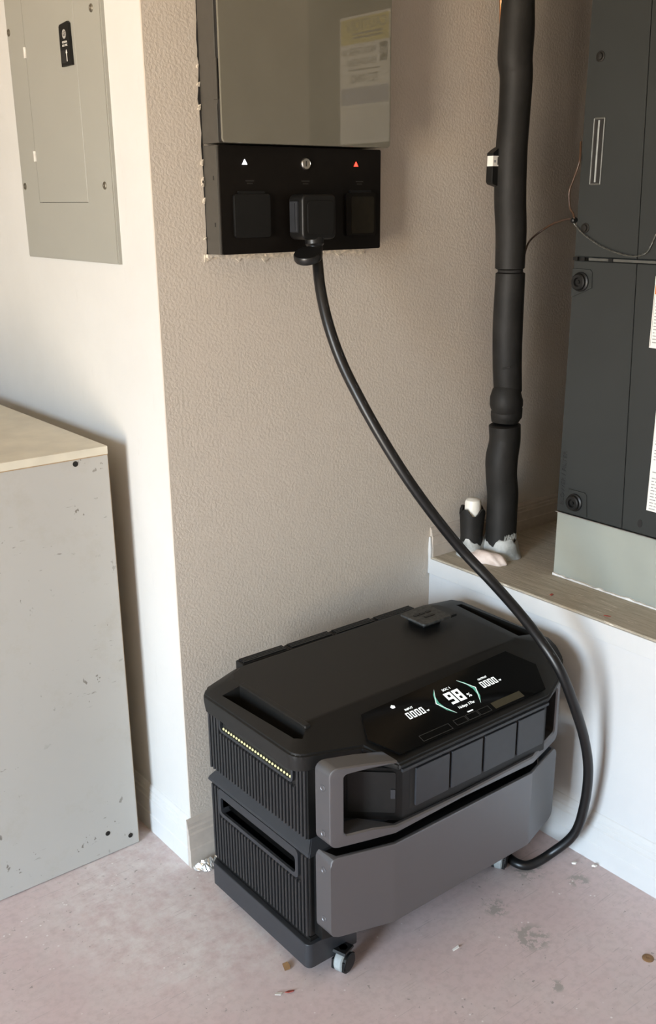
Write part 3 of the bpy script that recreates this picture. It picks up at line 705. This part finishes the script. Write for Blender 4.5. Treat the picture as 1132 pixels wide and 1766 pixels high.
# ================================================================ AIR HANDLER
AX, AY0, AY1 = .90, -.291, -.86
ah = thing('air_handler', 'dark gray air handler cabinet standing on the platform at the right', 'air handler', (1.18, -.57, .772))
def onac(a, b, d): return Vector((AX-d, a, b))
bx('cabinet_body', 'ac', ah, AX+.012, 1.46, AY1, AY0-.001, .772, 2.35)
SEAM = (-.439, -.481)
def seam_y(z): return -.481+(z-.772)/(1.864-.772)*(.042)
def panel(name, ya, yb, z0, z1):     # sheet panel between two slightly leaning joints
    g = .0009
    return pr(name, 'ac', ah, [(ya(z0)-g, z0+g), (yb(z0)+g, z0+g), (yb(z1)+g, z1-g), (ya(z1)-g, z1-g)], onac, -.0119, 0, .0015, 1)
e0, e1 = (lambda z: AY0), (lambda z: AY1)
lp = panel('lower_door', e0, seam_y, .772, 1.362); panel('lower_side_panel', seam_y, e1, .772, 1.362)
up_ = panel('upper_door', e0, seam_y, 1.369, 2.35); panel('upper_side_panel', seam_y, e1, 1.369, 2.35)
bx('seam_strip', 'ac_light', ah, AX-.004, AX-.0001, -.70, -.335, 1.3625, 1.3685, .001)
for y in (-.30, -.32, -.395): bx('seam_clip', 'black', ah, AX-.006, AX-.0041 if y == -.395 else AX-.0002, y-.006, y+.006, 1.362, 1.369)
def knob(y, z, pts):
    k = pr('knob_bracket', 'ac', lp, pts, onac, .0001, .003, .001)
    q = lt('knob', 'black', k, [(.0215, 0), (.0215, .004), (.018, .006), (.018, .012), (.0155, .014), (.010, .014), (.0085, .009), (.004, .009), (.004, .012), (0, .012)], (AX-.003, y, z), (-1, 0, 0), 24)
knob(-.318, 1.316, [(-.292, 1.344), (-.340, 1.344), (-.346, 1.338), (-.348, 1.304), (-.297, 1.282), (-.292, 1.282)])
knob(-.347, .806, [(-.325, .835), (-.372, .835), (-.378, .829), (-.384, .777), (-.320, .777)])
# recessed pull in the upper door
f_ = pr('pull_frame', 'ac_light', up_, rrect(-.350, -.321, 1.520, 1.656, .003), onac, .0001, .002, .0006)
bx('pull_recess', 'dark_gap', f_, AX-.0026, AX-.0021, -.3465, -.3245, 1.524, 1.652); bx('pull_edge', 'tyre', f_, AX-.0034, AX-.0027, -.3375, -.3335, 1.526, 1.650); bx('pull_edge', 'tyre', f_, AX-.0032, AX-.0022, -.3495, -.3482, 1.522, 1.654); bx('pull_edge', 'tyre', f_, AX-.0032, AX-.0022, -.3228, -.3215, 1.522, 1.654)
for y, z in ((-.325, 1.774), (-.317, 1.431)): lt('hex_screw', 'darkscrew', up_, [(.011, 0), (.011, .0015), (.0075, .002), (.007, .006), (.003, .0065)], (AX, y, z), (-1, 0, 0), 12)
text('door_lettering', 'BLOWER / FILTER', 'emboss', lp, frame((AX-.0006, -.3065, .857), (0, 0, 1), (0, 1, 0)), .0165, wide=1.05)
pr('knockout', 'dark_gap', ah, [(-.529+.006*math.cos(t), .797+.0095*math.sin(t)) for t in (k*math.pi/10 for k in range(20))], onac, .0001, .0008)
# paper labels
def label(y0, y1, z0, z1, rows, seed):
    l = pr('paper_label', 'paper', ah, rect(y0, y1, z0, z1), onac, .0001, .0006); rnd = random.Random(seed)
    f = frame((AX-.0007, y1, z0), (0, -1, 0), (0, 0, 1)); W = y1-y0
    bm = bmesh.new()
    for k in range(rows):
        zz = (k+.6)*(z1-z0)/rows
        if rnd.random() < .15: continue
        xx = .006
        while xx < W-.012:
            w = rnd.uniform(.004, .016); prism(bm, rect(xx, min(W-.006, xx+w), zz, zz+.0022), lambda a, b, d: f @ Vector((a, b, d)), 0, .0002); xx += w+.003
    link('label_print', bm, 'ink_gray', l); return l, f
l1, f1 = label(-.64, -.509, 1.189, 1.338, 22, 1)
plate('label_border', 'ink_gray', l1, f1, rect(.002, .003, .003, .146), .0002)
plate('label_emblem', 'orange', l1, f1, rect(.002, .05, .112, .130), .0004)
l2, f2 = label(-.70, -.542, .832, 1.070, 34, 2)
# the big service sticker further along the cabinet (seen mirrored in the glossy door)
st = pr('service_sticker', 'paper', ah, rect(-.717, -.514, 1.638, 1.951), onac, .0001, .0006)
fs = frame((AX-.0007, -.514, 1.638), (0, -1, 0), (0, 0, 1)); SW, SH = .203, .313
plate('sticker_band', 'yellow', st, fs, rect(.004, SW-.004, .246, SH-.006), .0002)
text('sticker_text', 'CAUTION', 'ink', st, fs @ Matrix.Translation((.092, .288, .0003)), .036)
for k in range(2): plate('sticker_rule', 'ink', st, fs @ Matrix.Translation((0, 0, .0003)), rect(.03, .15, .258+k*.009, .262+k*.009), .0002)
text('sticker_text', 'WEATHER W', 'ink', st, fs @ Matrix.Translation((.125, .226, 0)), .024)
text('sticker_text', 'ENGINEERS', 'ink', st, fs @ Matrix.Translation((.115, .200, 0)), .024)
plate('sticker_emblem', 'ink', st, fs, rect(.010, .040, .196, .240), .0002); text('sticker_text', 'VE', 'paper', st, fs @ Matrix.Translation((.025, .218, .0003)), .026)
plate('sticker_rule', 'ink', st, fs, rect(.04, .17, .181, .184), .0002)
text('sticker_text', '727-0842', 'ink', st, fs @ Matrix.Translation((.10, .160, 0)), .030)
plate('sticker_band', 'blue_ink', st, fs, rect(.004, SW-.004, .098, .140), .0002)
bm = bmesh.new()
for k in range(11): prism(bm, rect(.012, SW-.012, .012+k*.0075, .0132+k*.0075), lambda a, b, d: fs @ Vector((a, b, d)), 0, .0002)
link('sticker_lines', bm, 'ink_gray', st)
# metal plinth
pn = thing('air_handler_plinth', 'pale sage gray metal plinth under the air handler', 'plinth', (1.18, -.57, H))
bx('plinth_box', 'plinth', pn, AX+.001, 1.46, AY1, AY0-.003, H+.0005, .7695, .0015)
bx('plinth_flange', 'steel', pn, AX-.003, AX+.02, AY1, AY0, .7697, .7717)
pr('plinth_caulk', 'crumb', pn, [(AY0-.005-i*.0142, H+random.uniform(.002, .007)) for i in range(40)]+[(AY1, H+.0005), (AY0-.005, H+.0005)], lambda a, b, d: Vector((AX-d, a, b)), -.001, .005)

# ================================================================ INSULATED PIPE
PIPE = [(.870, 2.598, .0375), (.872, 2.30, .0385), (.873, 1.98, .0375), (.873, 1.905, .0366), (.874, 1.848, .0389), (.872, 1.790, .0390), (.879, 1.752, .0369), (.878, 1.671, .0360), (.875, 1.598, .0364), (.878, 1.497, .0372), (.887, 1.419, .0364), (.889, 1.337, .0352), (.893, 1.331, .0317), (.892, 1.325, .0352), (.892, 1.204, .0365), (.896, 1.119, .0358), (.904, 1.040, .0350), (.898, 1.018, .0410), (.898, 1.001, .0391), (.900, .986, .0375), (.898, .968, .0344), (.899, .955, .0399), (.902, .914, .0396), (.894, .870, .0412), (.896, .824, .0398), (.904, .776, .0400), (.905, .729, .0398), (.905, .665, .0402), (.905, .640, .0405)]
PY = -.112
ip = thing('insulated_pipe', 'tall black foam-insulated refrigerant pipe rising from the platform along the gray wall', 'pipe', (.905, PY, H))
def sleeve(name, i0, i1, extra_top=None, extra_bot=None):
    P_ = [(x, PY, z) for x, z, r in PIPE[i0:i1+1]]; R_ = [r for x, z, r in PIPE[i0:i1+1]]
    PP = catmull([Vector((p[0], p[2], r)) for p, r in zip(P_, R_)], 5)
    pts = [Vector((v.x, PY, v.y)) for v in PP]; rad = [v.z for v in PP]
    if extra_top: pts.insert(0, pts[0]+Vector((0, 0, .003))); rad.insert(0, rad[0]*.85)
    if extra_bot: pts.append(pts[-1]-Vector((0, 0, .004))); rad.append(rad[-1]*.8)
    return tb(name, 'foam', ip, pts, rad, 24)
sleeve('insulation_sleeve', 0, 11, None, True)
tb('joint_tape', 'dark_gap', ip, [(.891, PY, 1.338), (.892, PY, 1.324)], .030, 20)
s2 = sleeve('insulation_sleeve', 13, 16, True, True)
tb('bulge_fold', 'foam', ip, [(.900, PY, 1.045), (.895, PY-.003, 1.028), (.894, PY-.006, 1.015), (.897, PY-.005, 1.006), (.900, PY-.003, 1.000)], [.0348, .0395, .0415, .0405, .037], 24)
tb('bulge_fold', 'foam', ip, [(.900, PY, 1.003), (.900, PY-.003, .994), (.900, PY-.003, .983), (.899, PY, .974), (.898, PY, .962)], [.036, .0395, .0395, .037, .033], 24)
sleeve('insulation_sleeve', 21, 28, True, None)
# dark wedge laid on the foam, painting in the shade of a crease
pr('crease_shade', 'dark_gap', s2, [(.862, 1.100), (.874, 1.104), (.890, 1.113), (.874, 1.1085), (.862, 1.104)], lambda a, b, d: Vector((a, PY-math.sqrt(max(0, .0362**2-(a-.895)**2))-d, b)), -.0004, .0006)
bm = bmesh.new(); lathe(bm, [(.053, 0), (.050, .008), (.048, .016), (.0455, .034), (.0425, .046), (.039, .049)], (.907, PY-.002, H+.0005), (0, 0, 1), 30)
rs = random.Random(4)
for v in bm.verts:
    t_ = math.atan2(v.co.y-PY, v.co.x-.907); k = .0030*math.sin(3*t_+v.co.z*60)+.0016*math.sin(8*t_+1+v.co.z*90); v.co += Vector(((v.co.x-.907)*k*14, (v.co.y-PY)*k*14, k*2.4 if v.co.z > H+.02 else 0))
sm(link('sealant_collar', bm, 'caulk', ip), 60)
for q in range(5):
    bm = bmesh.new(); bmesh.ops.create_icosphere(bm, subdivisions=2, radius=.005+.003*rs.random()); sq = rs.uniform(.8, 1.2) 
    for v in bm.verts: v.co = Vector((v.co.x*1.3, v.co.y*.25, v.co.z))*sq+Vector((.885+q*.008, PY-math.sqrt(max(0, .0405**2-(.885+q*.008-.905)**2)), H+.052+.014*rs.random()))
    link('sealant_smear', bm, 'caulk', ip)
# tag clipped on the pipe
ct = thing('pipe_tag', 'small black clip with white label on the side of the insulated pipe', 'clip', (.835, -.095, 1.525))
pr('clip_body', 'black', ct, [(.822, 1.530), (.826, 1.525), (.848, 1.520), (.848, 1.606), (.835, 1.600), (.822, 1.592)], XZ, -.105, -.085, .0015)
bx('clip_label', 'paper', ct, .8215, .840, -.1058, -.1052, 1.564, 1.586); bx('clip_label', 'paper', ct, .8212, .8218, -.1052, -.088, 1.564, 1.586)
bx('label_mark', 'ink', ct, .836, .8385, -.1064, -.1059, 1.567, 1.584); bx('label_mark', 'ink_gray', ct, .824, .831, -.1064, -.1059, 1.572, 1.577)
tag(tb('copper_tube', 'copper', None, catmull([(.872, -.05, 2.598), (.880, -.05, 2.2), (.881, -.05, 1.99), (.8865, -.05, 1.915), (.8925, -.05, 1.846), (.900, -.05, 1.738), (.908, -.05, 1.690), (.930, -.05, 1.55), (.955, -.05, 1.328), (.957, -.05, .90), (.955, -.05, .70), (.952, -.06, .609)], 4), .0048, 10), 'thin bare copper tube running up behind the insulated pipe', 'pipe')

# short sleeve with capped drain stub
ds = thing('drain_stub', 'short black-sleeved drain stub with white plastic cap beside the insulated pipe', 'pipe', (.853, -.066, H))
SX, SY = .8475, -.062
bm = bmesh.new(); lathe(bm, [(.030, .012), (.029, .05), (.031, .085), (.033, .110), (.034, .122), (.027, .121), (.026, .06)], (SX, SY, H), (0, 0, 1), 24)
for v in bm.verts:
    if v.co.z > H+.115: v.co.z += .010*math.sin(4*math.atan2(v.co.y-SY, v.co.x-SX)+1)
sm(link('foam_sleeve', bm, 'foam', ds), 50)
lt('pipe_cap', 'pvc', ds, [(.0205, .10), (.0212, .103), (.0212, .148), (.019, .155), (.012, .159), (0, .160)], (SX, SY-.001, H-.004), (0, 0, 1), 24)
bm = bmesh.new(); lathe(bm, [(.037, 0), (.035, .010), (.0335, .030), (.0315, .042)], (SX, SY, H+.0005), (0, 0, 1), 26)
for v in bm.verts:
    t_ = math.atan2(v.co.y-SY, v.co.x-SX); k = .0035*math.sin(3*t_+v.co.z*60+2)+.0018*math.sin(7*t_+v.co.z*90); v.co += Vector(((v.co.x-SX)*k*14, (v.co.y-SY)*k*14, k*2.6 if v.co.z > H+.02 else 0))
sm(link('sealant_collar', bm, 'caulk', ds), 60)
# expanding foam
bm = bmesh.new(); bmesh.ops.create_icosphere(bm, subdivisions=4, radius=1)
for v in bm.verts:
    p = v.co.copy(); w = 1+.13*math.sin(p.x*4+1)*math.cos(p.y*2.5+p.z)+.06*math.sin(p.x*8+p.y*4+p.z*3)
    q = Vector((p.x*.066, p.y*.022, max(p.z, -.08)*.026))*w; a = -1.25
    v.co = Vector((.838+q.x*math.cos(a)-q.y*math.sin(a), -.122+q.x*math.sin(a)+q.y*math.cos(a), H+.0022+q.z))
tag(sm(link('spray_foam', bm, 'pink', None), 70), 'lumpy pale pink spray foam around the foot of the pipes', 'foam')

# ================================================================ WIRES
tag(tb('thermostat_wire', 'wire_brown', None, catmull([(.945, -.100, 1.33), (.957, -.095, 1.359), (.972, -.098, 1.397), (.992, -.135, 1.43), (.965, -.20, 1.445), (.915, -.268, 1.450), (.893, -.290, 1.448), (.8925, -.2875, 1.46), (.8925, -.2765, 1.475), (.8925, -.272, 1.508), (.8925, -.281, 1.532), (.8925, -.2945, 1.570), (.905, -.284, 1.61)], 6), .0024, 8), 'brown thermostat wire looping from the pipe to the air handler edge', 'wire')
tw = catmull([(.8925, -.291, 1.441), (.892, -.306, 1.428), (.8915, -.324, 1.416), (.891, -.350, 1.403), (.891, -.373, 1.393), (.891, -.412, 1.382), (.891, -.452, 1.376), (.891, -.478, 1.381), (.892, -.491, 1.391), (.893, -.504, 1.421), (.893, -.53, 1.46)], 8)
wt = thing('twisted_wire', 'thin gray twisted wire hanging across the air handler front', 'wire', (.891, -.40, 1.376))
for ph in (0, math.pi):
    tb('strand', 'wire_gray', wt, [p+Vector((math.cos(i*1.1+ph)*.0012, 0, math.sin(i*1.1+ph)*.0012)) for i, p in enumerate(tw)], .0008, 6)
lt('wire_grommet', 'black', wt, [(.006, 0), (.007, .003), (.005, .012), (.002, .014)], (.8995, -.289, 1.448), (-1, 0, -.1), 12)

# ================================================================ DEBRIS
def shard(name, m, x, y, z, pts, tilt, label, cat, group=None, t=.0012):
    o = pr(name, m, None, pts, XY, 0, t); o.location = (x, y, z+.0015); o.rotation_euler = (tilt, tilt*.6, random.uniform(0, 6))
    return tag(o, label, cat, group)
shard('wood_chip', 'chip_brown', -.03, -.418, .002, [(-.010, -.006), (.008, -.008), (.010, .004), (.002, .007), (-.009, .005)], .22, 'small square brown chip on the floor near the front caster', 'debris')
shard('dry_leaf', 'leaf', -.066, -.478, .001, [(-.009, -.003), (.004, -.005), (.010, 0), (.003, .005), (-.008, .003)], .35, 'curled red dry leaf scrap on the floor at the bottom of the picture', 'debris')
shard('paint_flake', 'crumb', -.087, -.469, .001, [(-.008, -.003), (.006, -.005), (.008, .002), (-.004, .005)], .2, 'pale flake on the floor beside the red leaf scrap', 'debris')
shard('paint_flake', 'crumb', .278, -.600, .001, [(-.010, -.003), (.007, -.004), (.009, .002), (-.006, .004)], .25, 'pinkish white flake on the floor in front of the silver panels', 'debris')
for x, y in ((.700, -.575), (.728, -.612)):
    shard('paint_flake', 'crumb', x, y, .001, [(-.006, -.003), (.004, -.005), (.006, .003), (-.003, .005)], .3, 'white crumb on the floor by the right baseboard, the one '+('nearer the cable' if x < .71 else 'farther from the cable'), 'debris', None, .004)
for x, y, l in ((.785, -.385, 'reddish leaf scrap on the platform, the one nearer the pipe'), (.780, -.548, 'reddish leaf scrap on the platform edge, the one nearer the camera')):
    shard('leaf_scrap', 'leaf', x, y, H, [(-.008, -.003), (.006, -.003), (.008, .002), (-.005, .003)], .15, l, 'debris')
lt('floor_anchor', 'chip_brown', None, [(.012, 0), (.012, .0015), (.009, .003), (.004, .003), (.003, .0022), (0, .0022)], (.569, -.870, 0), (0, 0, 1), 18)
tag(bpy.data.objects['floor_anchor'], 'round rusty anchor head set in the floor at the right', 'anchor')
# crumpled foil along the foot of the back wall
bm = bmesh.new(); nx, ny = 26, 9; g = []
for i in range(nx):
    row = []
    for j in range(ny):
        t, u = i/(nx-1), j/(ny-1); e = min(1, 4*t*(1-t)+.25)
        row.append(bm.verts.new((-.012+t*.095, -.016-u*.034*e+rs.uniform(-.003, .003), .0008+math.sin(u*math.pi)*.016*e*rs.uniform(.3, 1.4)+rs.uniform(0, .003))))
    g.append(row)
for i in range(nx-1):
    for j in range(ny-1): bm.faces.new((g[i][j], g[i+1][j], g[i+1][j+1], g[i][j+1]))
fo = link('crumpled_foil', bm, 'foil', None); md = fo.modifiers.new('thick', 'SOLIDIFY'); md.thickness = .0004
tag(fo, 'strip of crumpled silver foil at the foot of the gray wall corner', 'foil')
